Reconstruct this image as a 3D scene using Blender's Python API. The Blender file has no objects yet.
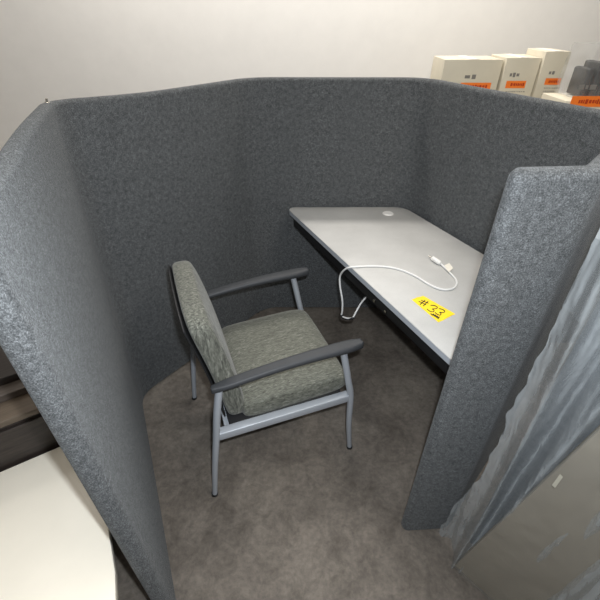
import bpy, bmesh, math, random
from mathutils import Vector, Matrix, noise
random.seed(7)
C = bpy.context.scene.collection
R = math.radians
# ------------------------------------------------------------------ camera
F_PX = 400.0; TH = R(36.0); H = 1.68
cd = bpy.data.cameras.new('camera'); cam = bpy.data.objects.new('camera', cd); C.objects.link(cam)
cd.sensor_width = 36; cd.lens = 36*F_PX/600; cd.clip_start = .02
cam.location = (0, 0, H); cam.rotation_euler = (R(90)-TH, 0, 0)
bpy.context.scene.camera = cam
def ray(px, py):
    a = (px-300)/F_PX; u = -(py-300)/F_PX
    return Vector((a, math.cos(TH)+u*math.sin(TH), -math.sin(TH)+u*math.cos(TH)))
def onz(px, py, z):                       # photo measurement -> point on the level z
    d = ray(px, py); t = (z-H)/d.z
    return Vector((0, 0, H))+d*t
def onplane(px, py, p, n):
    d = ray(px, py); o = Vector((0, 0, H)); t = (p-o).dot(n)/d.dot(n)
    return o+d*t
# ------------------------------------------------------------------ materials
def srgb(r, g, b):
    f = lambda c: (c/255/12.92) if c/255 <= .04045 else ((c/255+.055)/1.055)**2.4
    return (f(r), f(g), f(b), 1)
class M:
    def __init__(s, name):
        s.m = bpy.data.materials.new(name); s.m.use_nodes = True
        s.n = s.m.node_tree.nodes; s.l = s.m.node_tree.links
        s.b = s.n['Principled BSDF']; s.tc = s.n.new('ShaderNodeTexCoord')
    def map(s, scale, rot=(0, 0, 0)):
        k = s.n.new('ShaderNodeMapping'); k.inputs['Scale'].default_value = scale; k.inputs['Rotation'].default_value = rot
        s.l.new(s.tc.outputs['Object'], k.inputs['Vector']); return k.outputs['Vector']
    def noise(s, scale, detail=3, rough=.55, vec=None, dist=0):
        k = s.n.new('ShaderNodeTexNoise'); k.inputs['Scale'].default_value = scale; k.inputs['Detail'].default_value = detail
        k.inputs['Roughness'].default_value = rough; k.inputs['Distortion'].default_value = dist
        s.l.new(vec or s.tc.outputs['Object'], k.inputs['Vector']); return k.outputs['Fac']
    def ramp(s, fac, stops):
        k = s.n.new('ShaderNodeValToRGB'); e = k.color_ramp.elements
        e[0].position, e[0].color = stops[0]; e[1].position, e[1].color = stops[-1]
        for p, c in stops[1:-1]:
            q = e.new(p); q.color = c
        s.l.new(fac, k.inputs['Fac']); return k.outputs['Color']
    def mix(s, a, b, fac, mode='MIX'):
        k = s.n.new('ShaderNodeMix'); k.data_type = 'RGBA'; k.blend_type = mode
        for sock, v in ((k.inputs[0], fac), (k.inputs[6], a), (k.inputs[7], b)):
            if hasattr(v, 'is_linked'): s.l.new(v, sock)
            else: sock.default_value = v
        return k.outputs[2]
    def col(s, c):
        if hasattr(c, 'is_linked'): s.l.new(c, s.b.inputs['Base Color'])
        else: s.b.inputs['Base Color'].default_value = c
        return s
    def set(s, **k):
        for a, v in k.items(): s.b.inputs[a.replace('_', ' ')].default_value = v
        return s
    def bump(s, fac, strength=.3, dist=.002):
        k = s.n.new('ShaderNodeBump'); k.inputs['Strength'].default_value = strength; k.inputs['Distance'].default_value = dist
        s.l.new(fac, k.inputs['Height']); s.l.new(k.outputs['Normal'], s.b.inputs['Normal']); return s
def felt(name, lo, mid, hi):
    m = M(name); n1 = m.noise(330, 3, .75); n2 = m.noise(70, 3, .6, m.map((1, 1, 1), (1.1, .4, .2)))
    c = m.ramp(n1, [(.33, lo), (.5, mid), (.68, hi)])
    c2 = m.ramp(n2, [(.3, (.72, .72, .72, 1)), (.7, (1.25, 1.25, 1.25, 1))])
    m.col(m.mix(c, c2, 1.0, 'MULTIPLY')).set(Roughness=.95, Sheen_Weight=1.0, Sheen_Roughness=.4, Specular_IOR_Level=.15)
    m.l.new(m.mix(c, c, 0.0), m.b.inputs['Sheen Tint'])
    m.bump(n1, .6, .0025); return m.m
def plain(name, col, rough=.5, metal=0, spec=.5, nz=0):
    m = M(name).set(Roughness=rough, Metallic=metal, Specular_IOR_Level=spec)
    if nz:
        n = m.noise(9, 5, .6); a = tuple(v*(1-nz) for v in col[:3])+(1,); b = tuple(min(1, v*(1+nz)) for v in col[:3])+(1,)
        m.col(m.ramp(n, [(.3, a), (.7, b)])); m.bump(m.noise(220, 2), .1, .0006)
    else: m.col(col)
    return m.m
FELT = felt('grey_felt', srgb(58, 59, 60), srgb(84, 86, 87), srgb(120, 122, 124))
FELT2 = felt('wrapped_felt', srgb(75, 79, 84), srgb(95, 99, 105), srgb(125, 130, 136))
def chair_fabric(name, sc):
    m = M(name); n = m.noise(1, 3, .55, m.map(sc), .8); n2 = m.noise(1, 2, .5, m.map(tuple(v*2.3 for v in sc), (0, 0, .1)))
    c = m.ramp(n, [(.28, srgb(74, 74, 67)), (.45, srgb(100, 101, 92)), (.56, srgb(112, 113, 103)), (.74, srgb(142, 144, 135))] if 'seat' in name else [(.28, srgb(62, 63, 58)), (.45, srgb(94, 95, 87)), (.56, srgb(112, 113, 104)), (.74, srgb(146, 147, 137))])
    c2 = m.ramp(n2, [(.35, (.70, .70, .70, 1)), (.65, (1., 1., 1., 1))])
    m.col(m.mix(c, c2, 1., 'MULTIPLY')).set(Roughness=.75, Specular_IOR_Level=.3, Sheen_Weight=.15); m.bump(n, .2, .001); return m.m
FAB_SEAT = chair_fabric('seat_fabric', (45, 230, 100)); FAB_BACK = chair_fabric('back_fabric', (110, 190, 24))
SILVER = plain('silver_paint', srgb(168, 173, 180), .4, .2, .5, .04)
ARMPAD = plain('dark_armrest', srgb(54, 56, 59), .55, 0, .4, .12)
BLACK = plain('black_steel', srgb(20, 20, 22), .45, 0, .4)
DARKPL = plain('black_plastic', srgb(28, 28, 30), .5)
def laminate():
    m = M('grey_laminate'); n = m.noise(5, 5, .6); n2 = m.noise(600, 1)
    c = m.ramp(n, [(.3, srgb(176, 175, 172)), (.7, srgb(190, 189, 186))])
    m.col(m.mix(c, m.ramp(n2, [(.3, (.93, .93, .93, 1)), (.7, (1.05, 1.05, 1.05, 1))]), 1., 'MULTIPLY')).set(Roughness=.42); return m.m
LAM = laminate(); EDGE = plain('edge_band', srgb(168, 173, 180), .4)
WHITEPL = plain('white_plastic', srgb(232, 230, 226), .35); CABLE = plain('white_cable', srgb(225, 224, 222), .4)
YEL = plain('yellow_tape', srgb(250, 214, 20), .5, nz=.05); INK = plain('black_ink', srgb(35, 30, 25), .6)
STEEL = plain('bright_steel', srgb(190, 185, 175), .25, 1)
def concrete():
    m = M('concrete'); a = m.noise(2.2, 6, .65, None, .6); b = m.noise(11, 7, .75, None, .8); g = m.noise(45, 5, .7); s = m.noise(150, 2, .6)
    c = m.ramp(a, [(.28, srgb(84, 78, 72)), (.5, srgb(112, 105, 98)), (.72, srgb(132, 125, 116))])
    c = m.mix(c, m.ramp(b, [(.3, (.6, .59, .57, 1)), (.55, (1, 1, 1, 1)), (.75, (1.25, 1.22, 1.18, 1))]), .9, 'MULTIPLY')
    c = m.mix(c, m.ramp(g, [(.3, (.65, .65, .64, 1)), (.7, (1.3, 1.28, 1.25, 1))]), .75, 'MULTIPLY')
    c = m.mix(c, srgb(190, 186, 175), m.ramp(s, [(.77, (0, 0, 0, 1)), (.82, (.7, .7, .7, 1))]))
    m.col(c).set(Roughness=.62, Specular_IOR_Level=.35); m.bump(g, .25, .003); return m.m
CONC = concrete()
WALLM = plain('white_wall', srgb(232, 229, 224), .8, nz=.02)
CREAM = plain('cream_laminate', srgb(248, 241, 226), .35, nz=.02)
def wood(name, a, b, rot=(0, 0, 0)):
    m = M(name); n = m.noise(3, 5, .65, m.map((3, 60, 25), rot), .5)
    m.col(m.ramp(n, [(.3, a), (.7, b)])).set(Roughness=.45); m.bump(n, .1, .001); return m.m
DWOOD = wood('dark_wood', srgb(34, 28, 26), srgb(62, 54, 49)); BWOOD = wood('brown_wood', srgb(74, 66, 60), srgb(98, 88, 80)); TANW = wood('tan_wood', srgb(86, 74, 62), srgb(108, 94, 79))
CARTON = plain('beige_carton', srgb(206, 198, 178), .7, nz=.04); ORANGE = plain('orange_label', srgb(240, 122, 40), .5); DORANGE = plain('label_print', srgb(170, 52, 12), .6)
PAPER = plain('label_paper', srgb(228, 222, 210), .6); GREYP = plain('grey_print', srgb(120, 116, 110), .7)
BROWNB = plain('brown_board', srgb(128, 120, 106), .6, nz=.1)
def poly(name, col, alpha, rough=.22, bs=.35):
    m = M(name); n = m.noise(14, 4, .5, m.map((1, 1, .6)), 1.6)
    m.col(col).set(Roughness=rough, Specular_IOR_Level=.8, Alpha=alpha); m.bump(n, bs, .012); return m.m
POLY = poly('clear_polythene', srgb(172, 177, 179), .50, .13, .32); POLY2 = poly('clear_film', srgb(170, 168, 160), .28, .3, .3)
CLEARBAG = poly('clear_bag', srgb(200, 200, 196), .17, .15, .6)
# ------------------------------------------------------------------ helpers
def obj(name, bm, mat, parent=None, smooth=True, mats=None, sub=0):
    bmesh.ops.recalc_face_normals(bm, faces=bm.faces)
    me = bpy.data.meshes.new(name); bm.to_mesh(me); bm.free()
    for x in (mats or [mat]): me.materials.append(x)
    if smooth:
        for p in me.polygons: p.use_smooth = True
        me.set_sharp_from_angle(angle=R(38))
    o = bpy.data.objects.new(name, me); C.objects.link(o)
    if parent: o.parent = parent
    if sub:
        s = o.modifiers.new('s', 'SUBSURF'); s.levels = s.render_levels = sub
    return o
def thing(name, label, cat, loc=(0, 0, 0), rz=0, group=None):
    o = bpy.data.objects.new(name, None); C.objects.link(o); o.empty_display_size = .1
    o.location = loc; o.rotation_euler = (0, 0, rz); tag(o, label, cat, group); return o
def tag(o, label, cat, group=None):
    o['label'] = label; o['category'] = cat
    if group: o['group'] = group
    return o
def struct(name, bm, m):
    o = obj(name, bm, m, smooth=False); o['kind'] = 'structure'; return o
def box(size, loc=(0, 0, 0), bev=0, seg=3, cuts=0, mat=None, bm=None, rot=None):
    b = bmesh.new(); bmesh.ops.create_cube(b, size=1)
    for v in b.verts: v.co = Vector((v.co.x*size[0], v.co.y*size[1], v.co.z*size[2]))
    if cuts: bmesh.ops.subdivide_edges(b, edges=b.edges, cuts=cuts, use_grid_fill=True)
    if bev:
        es = [e for e in b.edges if len(e.link_faces) == 2 and e.calc_face_angle() > 1]
        bmesh.ops.bevel(b, geom=es, offset=bev, segments=seg, profile=.5, affect='EDGES')
    if rot: bmesh.ops.transform(b, matrix=rot, verts=b.verts)
    bmesh.ops.translate(b, vec=Vector(loc), verts=b.verts)
    if bm is None: return b
    return merge(bm, b)
def merge(bm, b, mi=0):
    me = bpy.data.meshes.new('t')
    for f in b.faces: f.material_index = max(f.material_index, mi)
    b.to_mesh(me); b.free(); bm.from_mesh(me); bpy.data.meshes.remove(me); return bm
def catmull(pts, n=8):
    P = [Vector(p) for p in pts]; out = []
    P = [P[0]*2-P[1]]+P+[P[-1]*2-P[-2]]
    for i in range(1, len(P)-2):
        a, b, c, d = P[i-1:i+3]
        for k in range(n):
            t = k/n
            out.append(.5*((2*b)+(c-a)*t+(2*a-5*b+4*c-d)*t*t+(3*b-a-3*c+d)*t**3))
    out.append(P[-2]); return out
def tube(pts, r, seg=12, sy=1., bm=None, rf=None):
    b = bmesh.new(); pts = [Vector(p) for p in pts]; rings = []
    up = Vector((0, 0, 1)); t0 = (pts[1]-pts[0]).normalized()
    if abs(t0.dot(up)) > .95: up = Vector((0, 1, 0))
    nrm = (up-t0*up.dot(t0)).normalized()
    for i, p in enumerate(pts):
        t = (pts[min(i+1, len(pts)-1)]-pts[max(i-1, 0)]).normalized()
        nrm = (nrm-t*nrm.dot(t)).normalized(); bi = t.cross(nrm)
        rr = rf(i/(len(pts)-1)) if rf else r
        rings.append([b.verts.new(p+nrm*math.cos(a)*rr+bi*math.sin(a)*rr*sy) for a in [2*math.pi*k/seg for k in range(seg)]])
    for A, B in zip(rings, rings[1:]):
        for k in range(seg): b.faces.new((A[k], A[(k+1) % seg], B[(k+1) % seg], B[k]))
    b.faces.new(rings[0][::-1]); b.faces.new(rings[-1])
    if bm is None: return b
    return merge(bm, b)
def prism(poly, z0, z1, bev=0, seg=2):
    b = bmesh.new(); vs = [b.verts.new((p[0], p[1], z0)) for p in poly]
    f = b.faces.new(vs); r = bmesh.ops.extrude_face_region(b, geom=[f])
    for v in r['geom']:
        if isinstance(v, bmesh.types.BMVert): v.co.z = z1
    bmesh.ops.recalc_face_normals(b, faces=b.faces)
    if bev:
        es = [e for e in b.edges if e.calc_face_angle() > 1 and abs(e.verts[0].co.z-e.verts[1].co.z) < 1e-6]
        bmesh.ops.bevel(b, geom=es, offset=bev, segments=seg, profile=.5, affect='EDGES')
    return b
def fillet(P, rad, n=10):
    out = [Vector(P[0])]
    for i in range(1, len(P)-1):
        a, b, c = Vector(P[i-1]), Vector(P[i]), Vector(P[i+1]); u = (a-b).normalized(); v = (c-b).normalized()
        ang = u.angle(v); r = rad[i-1]; d = r/math.tan(ang/2); p0 = b+u*d; p1 = b+v*d
        ctr = b+(u+v).normalized()*(r/math.sin(ang/2)); a0 = p0-ctr; a1 = p1-ctr; tot = a0.angle(a1); s = 1 if (a0.x*a1.y-a0.y*a1.x) > 0 else -1
        for k in range(n+1):
            out.append(ctr+Matrix.Rotation(s*tot*k/n, 2)@a0)
    out.append(Vector(P[-1])); return out
def resample(P, step):
    out = [P[0].copy()]
    for a, b in zip(P, P[1:]):
        L = (b-a).length
        if L < 1e-6: continue
        k = max(1, round(L/step))
        for i in range(1, k+1): out.append(a.lerp(b, i/k))
    return out
# ------------------------------------------------------------------ setting
b = bmesh.new(); bmesh.ops.create_grid(b, x_segments=1, y_segments=1, size=1)
for v in b.verts: v.co = Vector((v.co.x*4, v.co.y*3.2+1.4, 0))
struct('floor', b, CONC)
struct('wall_back', box((8, .12, 3.2), (0, 3.46, 1.6)), WALLM)
struct('wall_left', box((.12, 6.4, 3.2), (-3.4, .2, 1.6)), WALLM)
struct('baseboard_back', box((6.6, .02, .1), (0, 3.39, .05), .004), plain('vinyl_base', srgb(60, 58, 56), .6))
# ------------------------------------------------------------------ the booth
BT = .047; BH = 1.41
inner = [(-.404, .450), (-.85, 1.43), (-.24, 2.215), (.60, 2.21), (1.04, 1.31), (.562, .800), (.405, .790)]
path = fillet([Vector(p) for p in inner], [.13, .22, .16, .12, .03])
path = resample(path, .03)
nor = []
for i in range(len(path)):
    t = (path[min(i+1, len(path)-1)]-path[max(i-1, 0)]).normalized(); nor.append(Vector((-t.y, t.x)))
arc = [0]
for a, c in zip(path, path[1:]): arc.append(arc[-1]+(c-a).length)
arcC = arc[min(range(len(path)), key=lambda i: (path[i]-Vector((-.80, 1.43))).length)]
def prof(hw, h):
    r = min(.019, hw*.95); out = [(-hw, .012), (-hw, h*.3), (-hw, h*.65)]
    for k in range(7):
        a = math.pi/2*k/6; out.append((-hw+r*(1-math.cos(a)), h-r+r*math.sin(a)))
    for k in range(7):
        a = math.pi/2*(1-k/6); out.append((hw-r*(1-math.cos(a)), h-r+r*math.sin(a)))
    out += [(hw, h*.65), (hw, h*.3), (hw, .012), (0, .012)]
    return out
def sweep(i0, i1, round0, round1, gap=.0002):
    b = bmesh.new(); rings = []; st = []
    ends = [0, .0006, .0024, .0055, .010, .016, .022]
    L0, L1 = arc[i0], arc[i1]
    ss = [arc[i] for i in range(i0, i1+1)]
    s_list = set()
    if round0: s_list |= {L0+e for e in ends}; 
    if round1: s_list |= {L1-e for e in ends}
    ss = [s for s in ss if not (round0 and s < L0+.023) and not (round1 and s > L1-.023)]
    ss = sorted(ss+list(s_list))
    ss[0] += 0 if round0 else gap; ss[-1] -= 0 if round1 else gap
    for s in ss:
        i = 0
        while i < len(arc)-2 and arc[i+1] < s: i += 1
        f = (s-arc[i])/(arc[i+1]-arc[i]); p = path[i].lerp(path[i+1], f); n = nor[i].lerp(nor[i+1], f).normalized()
        k = 1.; re = .022
        if round0 and s < L0+re: k = math.sqrt(max(0, 1-((re-(s-L0))/re)**2))
        if round1 and s > L1-re: k = math.sqrt(max(0, 1-((re-(L1-s))/re)**2))
        sm = lambda x: max(0, min(1, x))**2*(3-2*max(0, min(1, x)))
        hw = BT/2-.0225*(1-k); h = BH+.024*sm((.75-(arc[-1]-s))/.4)+.040*sm((1.55-s)/1.0)-.022*(1-k)
        lean = math.exp(-((s-arcC)/.60)**2)/BH
        c = p+n*(BT/2)
        rings.append([b.verts.new((c.x+n.x*o+.014*lean*z, c.y+n.y*o+.06*lean*z, z)) for o, z in prof(hw, h)])
    m = len(rings[0])
    for A, B in zip(rings, rings[1:]):
        for k in range(m): b.faces.new((A[k], A[(k+1) % m], B[(k+1) % m], B[k]))
    b.faces.new(rings[0]); b.faces.new(rings[-1][::-1]); return b
def nearest(p): return min(range(len(path)), key=lambda i: (path[i]-Vector(p)).length)
iA, iB = nearest((-.26, 2.12)), nearest((.58, 2.12))
booth = thing('privacy_booth', 'tall grey felt privacy booth with rounded corners wrapped around the desk and chair', 'privacy booth', (0, 0, 0))
n_ = len(path)-1
obj('felt_panel', sweep(0, iA, True, False), FELT, booth)
obj('felt_panel', sweep(iA, iB, False, False), FELT, booth)
obj('felt_panel', sweep(iB, n_, False, True), FELT, booth)
# steel floor glides under the walls
for p_ in ((-.46, .52), (-.85, 1.40), (-.28, 2.16), (.58, 2.16), (1.02, 1.37), (.50, .86)):
    i = nearest(p_); c = path[i]+nor[i]*(BT/2); obj('foot_glide', tube([(c.x, c.y, 0), (c.x, c.y, .014)], .018, 14), DARKPL, booth)
# little steel fastener on the far end of the left wall
fi = min(range(len(path)), key=lambda i: (path[i]-Vector((-.82, 1.40))).length); fx = path[fi]+nor[fi]*(BT*.5); fx = Vector((fx.x+.014, fx.y+.06, BH+.013))
hk = obj('fastener', tube([fx, fx+Vector((0, 0, .010))], .011, 12, rf=lambda t: .011-.004*t), STEEL, booth); hk['label'] = 'small bright steel fastener'
obj('stud', tube([fx+Vector((0, 0, .009)), fx+Vector((.002, 0, .020))], .004, 10), STEEL, hk)
# ------------------------------------------------------------------ desk
DZ = .757
P0 = onz(286, 207.2, DZ); P1 = onz(452, 360.5, DZ)
fl = Vector((P0.x, P0.y)); fd = (Vector((P1.x, P1.y))-fl).normalized()
fr = fl+fd*1.43
desk_poly = [fl, Vector((.60, fl.y+.002)), Vector((.98, 1.36)), fr+Vector((.13, .03)), fr]
dp = fillet([desk_poly[-1].lerp(desk_poly[0], .5)]+desk_poly+[desk_poly[-1].lerp(desk_poly[0], .5)], [.035, .10, .08, .05, .04], 8)[:-1]
dc = Vector((sum(p.x for p in dp)/len(dp), sum(p.y for p in dp)/len(dp)))
desk = thing('desk', 'pale grey laminate desk with white grommet, angled along the booth wall', 'desk', (dc.x, dc.y, 0))
rel = lambda P, o=dc: [(p.x-o.x, p.y-o.y) for p in P]
obj('desktop', prism(rel(dp), DZ-.003, DZ, .0015), LAM, desk)
eo = obj('edge_banding', prism(rel(dp), DZ-.026, DZ-.0031), EDGE, desk); eo['label'] = 'blue-grey edge band'
pn = Vector((-fd.y, fd.x)) if (-fd.y) > 0 else Vector((fd.y, -fd.x))     # towards the back edge
def strip(s0, s1, d0, d1, z0, z1, bev=.002):
    q = [fl+fd*s0+pn*d0, fl+fd*s1+pn*d0, fl+fd*s1+pn*d1, fl+fd*s0+pn*d1]
    return prism(rel(q), z0, z1, bev)
obj('support_beam', strip(.10, 1.38, .004, .05, DZ-.075, DZ-.0265), BLACK, desk)
obj('support_beam', strip(.25, 1.22, .47, .50, DZ-.075, DZ-.0265), BLACK, desk)
for s in (.42, .92): obj('cross_bar', strip(s, s+.04, .0505, .4695, DZ-.06, DZ-.0265), BLACK, desk)
for s in (.92, 1.00):
    bk = obj('bolt', strip(s, s+.012, -.002, .0038, DZ-.062, DZ-.05), STEEL, desk)
# leg at far side, standing by the right-hand wall
def post(s, d):
    q = fl+fd*s+pn*d; c = (q.x-dc.x, q.y-dc.y)
    o = obj('leg', box((.05, .05, DZ-.0755-.006), (c[0], c[1], (DZ-.0755+.006)/2), .004), BLACK, desk)
    obj('glide', tube([(c[0], c[1], 0), (c[0], c[1], .006)], .022, 14), DARKPL, o)
post(1.27, .40); post(1.33, .10)
g = onz(388, 213.5, DZ)
b = bmesh.new()
for ro, ri, z0, z1 in ((.031, .0, DZ+.0003, DZ+.003),):
    bmesh.ops.create_cone(b, cap_ends=True, segments=36, radius1=ro, radius2=ro-.003, depth=z1-z0, matrix=Matrix.Translation((g.x-dc.x, g.y-dc.y, (z0+z1)/2)))
gr = obj('cable_grommet', b, WHITEPL, desk); gr['label'] = 'white round plastic grommet'
b = bmesh.new(); bmesh.ops.create_cone(b, cap_ends=True, segments=30, radius1=.021, radius2=.020, depth=.0015, matrix=Matrix.Translation((g.x-dc.x, g.y-dc.y, DZ+.0038)))
obj('grommet_cap', b, WHITEPL, gr)
# ------------------------------------------------------------------ yellow sticker with 33
tc = [onz(411.5, 299.5, DZ), onz(423, 295.8, DZ), onz(455, 314, DZ), onz(438.5, 322.5, DZ)]
ctr = sum(tc, Vector())/4
st = thing('paper_tag', 'bright yellow tag handwritten #33 stuck near the front edge of the desk', 'tag', (ctr.x, ctr.y, DZ))
b = bmesh.new(); vs = []
def uvp(u, v, z): # u along tape, v from upper edge (0) to lower edge (1)
    # tape corners: tc0 = left, tc1 = top, tc2 = right, tc3 = bottom
    a = tc[1].lerp(tc[2], u); c = tc[0].lerp(tc[3], u); p = a.lerp(c, v)
    return Vector((p.x-ctr.x, p.y-ctr.y, z))
N = 14
top = [[b.verts.new(uvp(u/N+(.012*math.sin(v*40+u) if u in (0, N) else 0), v/4, .0008+.0006*math.sin(u*.9)**2)) for u in range(N+1)] for v in range(5)]
bot = [[b.verts.new(uvp(u/N, v/4, .0002)) for u in range(N+1)] for v in range(5)]
for G in (top, bot):
    for i in range(4):
        for j in range(N): b.faces.new((G[i][j], G[i][j+1], G[i+1][j+1], G[i+1][j]))
per = [(0, j) for j in range(N+1)]+[(i, N) for i in range(1, 5)]+[(4, j) for j in range(N-1, -1, -1)]+[(i, 0) for i in range(3, 0, -1)]
for k in range(len(per)):
    a, c = per[k], per[(k+1) % len(per)]
    b.faces.new((top[a[0]][a[1]], top[c[0]][c[1]], bot[c[0]][c[1]], bot[a[0]][a[1]]))
obj('tape', b, YEL, st)
def sp(x, y): q = onz(405+x/10.9, 288+y/10.9, DZ); return Vector((q.x-ctr.x, q.y-ctr.y, .0018))
def stroke(uv, r, name, par):
    return obj(name, tube(catmull([sp(*p) for p in uv], 5), r, 6), INK, par)
ink = [[(150, 150), (188, 166), (228, 188)], [(176, 138), (215, 154), (256, 172)], [(163, 184), (190, 162), (218, 136)], [(198, 200), (222, 176), (250, 150)],
       [(278, 192), (322, 196), (352, 214), (336, 230), (298, 232), (316, 248), (306, 264), (272, 258), (240, 234)],
       [(368, 228), (408, 238), (432, 258), (414, 272), (378, 268), (392, 284), (380, 300), (350, 290), (328, 270)]]
for s_ in ink: stroke(s_, .0017, 'ink_stroke', st)
stroke([(280, 284), (300, 300), (308, 288), (322, 312), (330, 298), (340, 324), (350, 310), (358, 336), (372, 320)], .0024, 'initials', st)
# ------------------------------------------------------------------ white cable
cb = thing('power_cable', 'white cable curling over the desk edge into a hanging loop', 'cable', (P0.x+.4, P0.y-.5, DZ))
co = cb.location
K = lambda x, y: (x/3+280, y/3+190)
on = [(482, 221), (508, 246), (529, 272), (523, 293), (492, 299), (452, 286), (402, 256), (350, 236), (300, 229), (250, 229), (222, 231)]
pts = [onz(*K(*p), DZ+.0047) for p in on]
pl_n = Vector((pn.x, pn.y, 0)); pl_p = Vector((fl.x, fl.y, DZ))-pl_n*.014
hang = [(198, 236), (181, 256), (180, 285), (187, 330), (187, 360), (185, 377)]
pts += [onplane(*K(*p), pl_p, pl_n) for p in hang]
bl = pts[-1]
pts += [onplane(*K(*p), pl_p+pl_n*o_, pl_n) for p, o_ in [((196, 383), .004), ((208, 385), .012), ((219, 382), .024), ((227, 368), .04), ((244, 338), .08), ((262, 318), .12), ((276, 306), .15), ((292, 294), .19)]]
obj('cord', tube([p-co for p in catmull(pts, 8)], .0042, 10), CABLE, cb)
c1, c2, c3, c4 = [onplane(*K(*p), pl_p+pl_n*o_, pl_n)-co for p, o_ in [((184, 374), 0), ((192, 385), .003), ((215, 386), .018), ((224, 378), .034)]]
cl = obj('cord_clip', tube(catmull([c1, c2, c3, c4], 5), .0062, 10, sy=.9), DARKPL, cb); cl['label'] = 'dark clip at the bottom of the loop'
q0 = onz(*K(481, 220), DZ+.011)-co; q1 = onz(*K(458, 205), DZ+.011)-co; q2 = onz(*K(447, 198), DZ+.011)-co
pg = obj('plug', tube([q0, q0.lerp(q1, .12), q0.lerp(q1, .4), q0.lerp(q1, .95), q1], .007, 12, rf=lambda t: .006 if t < .1 else .0105), WHITEPL, cb)
obj('plug_tip', tube([q1, q2], .0028, 8), STEEL, pg)
w0 = onz(*K(492, 230), DZ+.004)-co; w1 = onz(*K(507, 223), DZ+.004)-co; w2 = onz(*K(518, 238), DZ+.004)-co; w3 = onz(*K(505, 250), DZ+.004)-co
b = bmesh.new()
vs = [b.verts.new(p+Vector((0, 0, .004))) for p in (w0, w1, w2, w3)]; f = b.faces.new(vs)
r = bmesh.ops.extrude_face_region(b, geom=[f])
for v in r['geom']:
    if isinstance(v, bmesh.types.BMVert): v.co.z += .003
fg = obj('cord_flag', b, PAPER, cb); fg['label'] = 'white paper flag on the cord'
# ------------------------------------------------------------------ armchair (local x forward, y to its far side)
A = Vector((-.364, .897)); e1 = Vector((.935, .356)).normalized(); e2 = Vector((-e1.y, e1.x))
W_, D_ = .56, .643
cc = A+e1*D_/2+e2*W_/2
chair = thing('armchair', 'grey armchair with streaked upholstery, dark armrests and silver metal frame', 'chair', (cc.x, cc.y, 0), math.atan2(e1.y, e1.x))
L = lambda x, y, z: Vector((x-D_/2, y-W_/2, z))
for y in (0, W_):
    s = -1 if y == 0 else 1
    fp = catmull([L(.64, y, .004), L(.622, y, .19), L(.615, y, .375), L(.598, y-s*.002, .47), L(.566, y-s*.004, .640)], 6)
    lg = obj('leg', tube(fp, .0135, 14, sy=.95, rf=lambda t: .0115+.003*min(1, t*2)), SILVER, chair)
    obj('foot_cap', tube([L(.6405, y, 0), L(.6395, y, .012)], .014, 12), DARKPL, lg)
    rp = catmull([L(0, y, .004), L(.025, y, .20), L(.052, y, .375), L(.070, y-s*.002, .50), L(.092, y-s*.004, .618)], 6)
    lg = obj('leg', tube(rp, .0135, 14, sy=.95, rf=lambda t: .0115+.003*min(1, t*2)), SILVER, chair)
    obj('foot_cap', tube([L(-.0005, y, 0), L(.0008, y, .012)], .014, 12), DARKPL, lg)
    rl = box((.545, .034, .038), (0, 0, 0), .004)
    for v in rl.verts:
        v.co.x += (.334-D_/2); v.co.y += L(0, y, 0).y-s*.008; v.co.z += .374-.004*(v.co.x)/.27
    obj('side_rail', rl, SILVER, chair)
    # armrest
    ar = box((1, 1, 1), (0, 0, 0), 0, cuts=11)
    for v in ar.verts:
        x, yy, zz = v.co; t = x+.5
        ex = 1-abs(2*t-1)**22*.45
        wd = (.045+.016*t**2)*ex
        X = .066+t*.575
        zc = .622+.014*math.sin(math.pi*t)+.030*t
        yq = yy*2; zq = zz*2
        k = math.sqrt(max(0, 1-.32*zq*zq*abs(yq)**3)); 
        thick = .026+.009*t*t
        v.co = L(X, y+yy*wd*k-s*.004, zc+zz*thick*math.sqrt(max(.1, 1-.45*abs(yq)**3))+.006)
    obj('armrest', ar, ARMPAD, chair, sub=1)
# cross members
obj('cross_rail', box((.026, W_-.035, .030), L(.570, W_/2, .368), .004), SILVER, chair)
obj('cross_rail', box((.026, W_-.035, .030), L(.105, W_/2, .352), .004), SILVER, chair)
obj('seat_pan', box((.47, .515, .022), L(.345, W_/2, .384), .004), DARKPL, chair)
def cushion(fn, n=14, zr=.30):
    b = box((1, 1, 1), cuts=n)
    for v in b.verts:
        x, y, z = (v.co*2)
        # superellipsoid-like rounding of the three edges
        e = (abs(x)**14+abs(y)**14)**(1/14) or 1
        k = (abs(x)**8+abs(y)**8+abs(z)**2.2)
        x2 = x*(1-.035*abs(z)**3)*(1-.03*abs(y)**6); y2 = y*(1-.035*abs(z)**3)*(1-.03*abs(x)**6)
        z2 = z*(1-zr*abs(x)**10)*(1-zr*abs(y)**10)
        v.co = fn(x2, y2, z2)
    return b
def seatf(x, y, z):
    X = .392+x*.228; Y = W_/2+y*.254
    top = .012*(1-x*x)*(1-y*y)+.010
    zz = .423+z*.051+(top if z > 0 else 0)*z
    zz -= .012*max(0, x-.55)**2/.2*max(z, 0)
    return L(X, Y, zz+.004*x)
obj('seat', cushion(seatf, zr=.22), FAB_SEAT, chair, sub=1)
def backf(x, y, z):        # z = thickness direction here, x = height
    h = (x+1)/2; Z = .392+h*.493; Y = W_/2+y*(.238-.006*h)
    base = .134-.088*h+.01*(1-(2*h-1)**2)
    cv = .004*(y*y)      # wraps forward at the sides
    th = .043+.006*(1-y*y)*(1-x*x)*(z > 0)
    Z -= .018*max(0, abs(y)-.7)**2/.09*h
    return L(base+cv+z*th+.015, Y, Z)
obj('backrest', cushion(backf, zr=.14), FAB_BACK, chair, sub=1)
def shellf(x, y, z):
    p = backf(x*.955, y*.975, -1); return p+Vector((-.006+z*.0045, 0, 0))
so = obj('back_shell', cushion(shellf, zr=0), DARKPL, chair)
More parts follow.
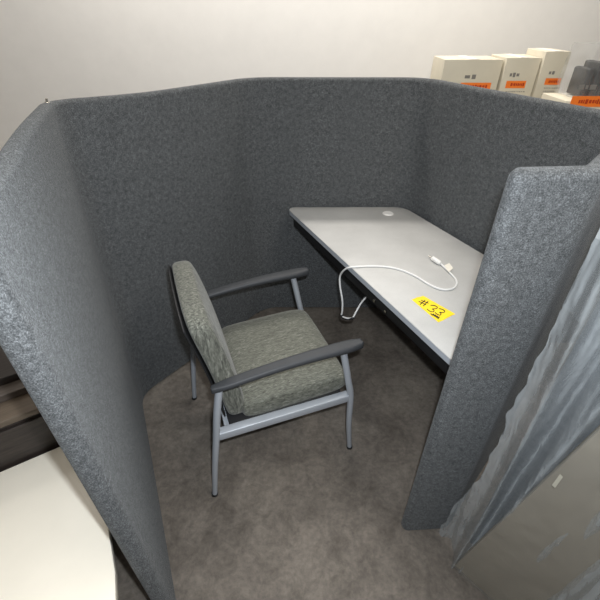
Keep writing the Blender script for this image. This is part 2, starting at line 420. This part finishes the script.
# ------------------------------------------------------------------ outside left: cream table, dark desk, boards
def hline(a, b_): return a, b_
tz = .40
a0 = onz(0, 472, tz); a1 = onz(56, 448, tz); dv = (a1-a0); dv.z = 0; dv.normalize(); dn = Vector((dv.y, -dv.x, 0))  # toward camera
a0 = Vector((a0.x, a0.y, 0))
q = [a0-dv*.75, a0+dv*.30, Vector((-.52, .46, 0)), Vector((-.44, .26, 0)), a0-dv*.75+dn*.62]
qc = sum(q, Vector())/5
wt = thing('low_table', 'cream white low table top just outside the left end of the booth', 'table', (qc.x, qc.y, 0))
obj('tabletop', prism([(p.x-qc.x, p.y-qc.y) for p in q], tz-.03, tz, .003), CREAM, wt)
for p in q:
    c = qc.lerp(p, .82)-qc; obj('leg', tube([(c.x, c.y, 0), (c.x, c.y, tz-.0302)], .016, 12), SILVER, wt)
cb0 = a0-dn*.012
ang = math.atan2(dv.y, dv.x)
dk = thing('cabinet', 'dark brown wooden cabinet behind the cream table outside the booth', 'cabinet', (cb0.x-dv.x*.10-dn.x*.25, cb0.y-dv.y*.10-dn.y*.25, 0), ang)
obj('body', box((.84, .47, .555), (0, 0, .2975), .003), DWOOD, dk)
obj('plinth', box((.80, .43, .0195), (0, 0, .00985), .0), BLACK, dk)
for x in (-.21, .21):
    obj('drawer', box((.41, .012, .48), (x, -.2425, .315), .003), DWOOD, dk)
    
tp = obj('top', box((.88, .50, .025), (0, 0, .5878), .004), TANW, dk); tp['label'] = 'tan brown top'
bd = tag(obj('wooden_board', box((.84, .40, .030), (.02, .04, 0), .003), BWOOD), 'grey-brown wooden board lying lowest on the dark cabinet', 'board', 'boards stacked on the dark cabinet')
bd.location = dk.location+Vector((0, 0, .6162)); bd.rotation_euler = (0, 0, ang)
bd = tag(obj('wooden_board', box((.82, .34, .030), (.02, .06, 0), .003), DWOOD), 'dark wooden board lying on top of the grey-brown board', 'board', 'boards stacked on the dark cabinet')
bd.location = dk.location+Vector((0, 0, .6470)); bd.rotation_euler = (0, 0, ang)
# ------------------------------------------------------------------ behind the booth on the right: counter with cartons
rk = thing('storage_cabinet', 'pale storage cabinet behind the booth carrying the row of orange-labelled cartons', 'cabinet', (1.52, 2.62, 0))
obj('body', box((1.6, .50, 1.13), (0, 0, .595), .004), CARTON, rk)
obj('base', box((1.52, .45, .03), (0, 0, .0149)), BLACK, rk)
for x in (-.41, .41):
    o = obj('door', box((.78, .015, 1.06), (x, -.258, .60), .003), CARTON, rk); obj('handle', box((.012, .015, .14), (x*.15, -.2735, .7), .003), STEEL, o)
sc = thing('storage_crate', 'grey-brown wooden crate behind the booth under the nearest low carton', 'crate', (1.42, 2.08, 0))
obj('crate_body', box((.80, .44, 1.10), (0, 0, .55), .004), BWOOD, sc)
obj('lid', box((.82, .46, .0599), (0, 0, 1.1302), .004), TANW, sc)
CT = 1.1602
def text_marks(bm, y, x0, x1, z, h, n, rnd):
    x = x0
    while x < x1:
        w = rnd.uniform(.5, 1.3)*(x1-x0)/n
        box((w*.7, .0008, h*rnd.uniform(.6, 1)), (x+w/2, y, z), bm=bm); x += w
def carton(px0, px1, py_lab, depthY, h, label, lab_w, lab_h, seed, frac=(.5, .5)):
    # carton whose front face is at world Y = depthY
    pl = Vector((0, depthY, 0)); n = Vector((0, 1, 0))
    p0 = onplane(px0, py_lab, pl, n); p1 = onplane(px1, py_lab, pl, n); w = p1.x-p0.x; zl = (p0.z+p1.z)/2
    rnd = random.Random(seed)
    t = thing('carton', label, 'box', ((p0.x+p1.x)/2, depthY+.11, CT), 0, 'beige cartons with orange labels')
    obj('box_body', box((w, .22, h), (0, 0, h/2), .003, 2), CARTON, t)
    b = box((.05, .221, .001), (0, 0, h+.0007)); obj('packing_tape', b, PAPER, t)
    x = (frac[0]-.5)*w
    lb = obj('label_sticker', box((lab_w, .001, lab_h), (x, -.1108, zl-CT)), ORANGE, t); lb['label'] = 'orange label strip'
    b = bmesh.new(); text_marks(b, -.1118, x-lab_w*.28, x+lab_w*.36, zl-CT, lab_h*.45, 7, rnd)
    obj('label_print', b, DORANGE, lb)
    for k in range(3):
        b = bmesh.new(); text_marks(b, -.1106, x-lab_w*.45, x+lab_w*(.5-.2*k), zl-CT-lab_h*(1.0+.5*k), .004, 9, rnd); obj('printed_line', b, GREYP, t)
    obj('printed_symbol', box((.010, .0008, .022), (x+lab_w*.1, -.1106, zl-CT-lab_h*2.3)), GREYP, t)
    b = bmesh.new(); text_marks(b, -.1106, x-lab_w*.45, x-lab_w*.05, zl-CT+lab_h*1.3, .022, 2, rnd)
    obj('printed_heading', b, GREYP, t)
    return t
rn = (2.55, 2.52, 2.46)
carton(440, 497, 86.3, 2.52, .30, 'beige carton with the longest orange strip, leftmost behind the booth', .17, .036, 1, (.62, 0))
carton(500.5, 534, 84.5, 2.50, .31, 'middle beige carton of the back row, with a short orange strip', .108, .036, 2, (.45, 0))
carton(537.5, 562, 81.5, 2.48, .34, 'narrowest beige carton, right end of the back row behind the booth', .085, .032, 3, (.62, 0))
# low carton nearer the booth with a bag of black goods on it
t4 = carton(566, 612, 101.5, 2.02, .18, 'low beige carton with a bright orange strip nearest the right end of the booth', .155, .045, 4, (.47, 0))

# clear bag of black goods standing on the low carton
tx = t4.location
bg = thing('bagged_goods', 'black goods in a crinkled clear plastic bag on the low carton', 'bag', (tx.x+.115, tx.y+.02, tx.z+.1815))
rnd = random.Random(3)
for k in range(7):
    x = -.11+.037*k; h = rnd.uniform(.10, .17)
    obj('black_item', box((.032, .12+rnd.uniform(-.02, .02), h), (x, rnd.uniform(-.01, .01), h/2+.004), .008), DARKPL, bg)
b = box((1, 1, 1), cuts=13)
for v in b.verts:
    p = v.co.copy(); k = 1-.35*max(0, p.z)**2
    v.co = Vector((p.x*.31*k, p.y*.19*k, (p.z+.5)*.215))
    nv = noise.noise_vector(v.co*22)*.014; nv.z *= .6 if p.z > -.45 else 0; v.co += nv
    v.co.z = max(v.co.z, .001)
wp = obj('clear_bag', b, CLEARBAG, bg); wp['label'] = 'crinkled clear plastic bag'
# ------------------------------------------------------------------ right: wrapped felt panels, polythene, leaning board
def slab(name, label, p0, p1, th, z0, z1, mat, cat, group=None):
    p0 = Vector(p0); p1 = Vector(p1); c = (p0+p1)/2; d = p1-p0
    o = obj(name, box((d.length, th, z1-z0), (0, 0, (z1-z0)/2), min(th*.4, .02), 4), mat)
    tag(o, label, cat, group); o.location = (c.x, c.y, z0); o.rotation_euler = (0, 0, math.atan2(d.y, d.x)); return o
slab('felt_panel', 'grey felt panel standing nearest the camera under polythene, right of the booth', (.668, .722), (1.12, .27), .055, 0.001, 1.26, FELT2, 'panel', 'felt panels wrapped in polythene')
slab('felt_panel', 'grey felt panel standing behind the first wrapped panel, right of the booth', (.745, .768), (1.20, .32), .055, 0.001, 1.30, FELT2, 'panel', 'felt panels wrapped in polythene')
NS, NZ = 200, 90
b = bmesh.new(); G = []
def gauss(x, s): return math.exp(-(x/s)**2)
for i in range(NZ+1):
    z = .004+1.315*i/NZ; row = []
    for j in range(NS+1):
        t = j/NS
        left = 39.3-3.1*max(0, 1-z/.42)**.8+ .9*noise.noise(Vector((z*7, 3.1, 0)))+.5*noise.noise(Vector((z*23, 1.1, 0)))
        phi = left+(76-left)*t
        r1 = 42.3+.7*math.sin(z*3.1); r2 = 43.9+5.2*z; r3 = 50+9*z; r4 = 61+5*z
        base = .915-.0022*(phi-40)
        f = -.058*gauss(phi-r1, 1.1)+.030*gauss(phi-(r1+r2)/2-.3, .8) -.072*gauss(phi-r2, 1.5)-.045*gauss(phi-r3, 2.6)-.04*gauss(phi-r4, 3)
        n1 = noise.noise(Vector((phi*.55+z*1.2, z*1.6, 4)))*.016+noise.noise(Vector((phi*.9-z*4, z*4, 9)))*.007
        cr = abs(noise.noise(Vector((phi*1.2+z*9, z*10, 2))))*.008
        n1 += noise.noise(Vector((phi*1.8, z*14, 6)))*.002
        r = base+f+n1+cr
        ph = R(phi); row.append(b.verts.new((math.sin(ph)*r, math.cos(ph)*r, z)))
    G.append(row)
# over the top edge and back down behind the panels
for k, (dr, dz) in enumerate(((.03, .018), (.09, .022), (.16, .020), (.21, -.02), (.225, -.12), (.23, -.3))):
    row = []
    for j, v in enumerate(G[NZ]):
        d = Vector((v.co.x, v.co.y, 0)).normalized(); q = v.co+d*dr
        row.append(b.verts.new((q.x, q.y, v.co.z+dz+noise.noise(q*14)*.008)))
    G.append(row)
for a_, c_ in zip(G, G[1:]):
    for j in range(NS): b.faces.new((a_[j], a_[j+1], c_[j+1], c_[j]))
sh = obj('plastic_sheet', b, POLY); tag(sh, 'creased clear polythene sheet draped over the panels right of the booth', 'plastic sheet')
# leaning brownish board wrapped in clear film
E1 = Vector((.585, .585, .30)); ry = ray(600, 430); E2 = Vector((0, 0, H))+ry*.84
ed = (E2-E1).normalized(); wv = Vector((.62, -.60, -.10)).normalized()
wv = (wv-ed*wv.dot(ed)).normalized(); nb = ed.cross(wv).normalized()
if nb.dot(Vector((0, 0, H))-E1) < 0: nb = -nb
zf = (E1.z-.03)/ed.z
base0 = E1-ed*zf*1.0
def bp(s, w, d): return base0+ed*s+wv*w-nb*d
bc = bp(.5, .3, 0); bc.z = 0
wb = thing('wrapped_board', 'brownish board in clear film leaning in front of the polythene, low on the right', 'board', bc)
b = bmesh.new(); g_ = {}
bmesh.ops.create_cube(b, size=1)
for v in b.verts: v.co = bp(1.02*(v.co.x+.5), .55*(v.co.y+.5), .028*(v.co.z+.5)+.004)-bc
obj('board', b, BROWNB, wb)
b = bmesh.new(); NA, NB = 70, 50; G = []
for i in range(NA+1):
    row = []
    for j in range(NB+1):
        s_ = -.0+1.03*i/NA; w_ = -.006+.56*j/NB
        d_ = -.004-.010*abs(noise.noise(Vector((s_*3+w_*7, w_*9-s_*2, 1))))-.004*abs(noise.noise(Vector((s_*14, w_*14, 3))))
        row.append(b.verts.new(bp(s_, w_, d_)-bc))
    G.append(row)
for a_, c_ in zip(G, G[1:]):
    for j in range(NB): b.faces.new((a_[j], a_[j+1], c_[j+1], c_[j]))
for j in range(NB): pass
wr = obj('plastic_film', b, POLY2, wb); wr['label'] = 'clear wrapping film'
# small label on the board
bn = nb
c0 = [onplane(px, py, bp(0, 0, -.017), bn)-bc for px, py in ((552, 485), (560, 474), (563, 477), (555, 488))]
b = bmesh.new(); f = b.faces.new([b.verts.new(p) for p in c0]); r = bmesh.ops.extrude_face_region(b, geom=[f])
for v in r['geom']:
    if isinstance(v, bmesh.types.BMVert): v.co += bn*.0006
lb = obj('sticker', b, plain('sticker_paper', srgb(170, 166, 152), .6), wb); lb['label'] = 'small pale sticker'
# ------------------------------------------------------------------ light
w = bpy.data.worlds.new('world'); bpy.context.scene.world = w; w.use_nodes = True
w.node_tree.nodes['Background'].inputs[0].default_value = (1, .97, .92, 1); w.node_tree.nodes['Background'].inputs[1].default_value = AMB = .10
def area(name, loc, size, power, col, target=None, shape='RECTANGLE'):
    l = bpy.data.lights.new(name, 'AREA'); l.energy = power; l.color = col; l.shape = shape; l.size = size[0]
    if len(size) > 1: l.size_y = size[1]
    o = bpy.data.objects.new(name, l); C.objects.link(o); o.location = loc
    if target: o.rotation_euler = (Vector(target)-Vector(loc)).to_track_quat('-Z', 'Y').to_euler()
    return o
area('ceiling_area', (-1.3, .5, 3.1), (.25, 2.4), 12, (1, .94, .85))
area('ceiling_area', (1.3, .3, 3.1), (.25, 2.4), 42, (1, .94, .85))
area('ceiling_area', (0, -.9, 3.1), (2.4, .25), 10, (1, .95, .86))
area('ceiling_area', (0, 2.85, 3.15), (3.2, .25), 78, (1, .96, .91), (0, 3.4, 1.6))  # added wall-wash light, put in only to brighten the back wall
area('camera_flash', (.035, .035, 1.735), (.035, .02), 23, (.88, .94, 1), (0, 1.0, .95))
vs = bpy.context.scene.view_settings
vs.view_transform = 'Standard'; vs.look = 'None'; vs.exposure = 0; vs.gamma = 1; vs.use_curve_mapping = False
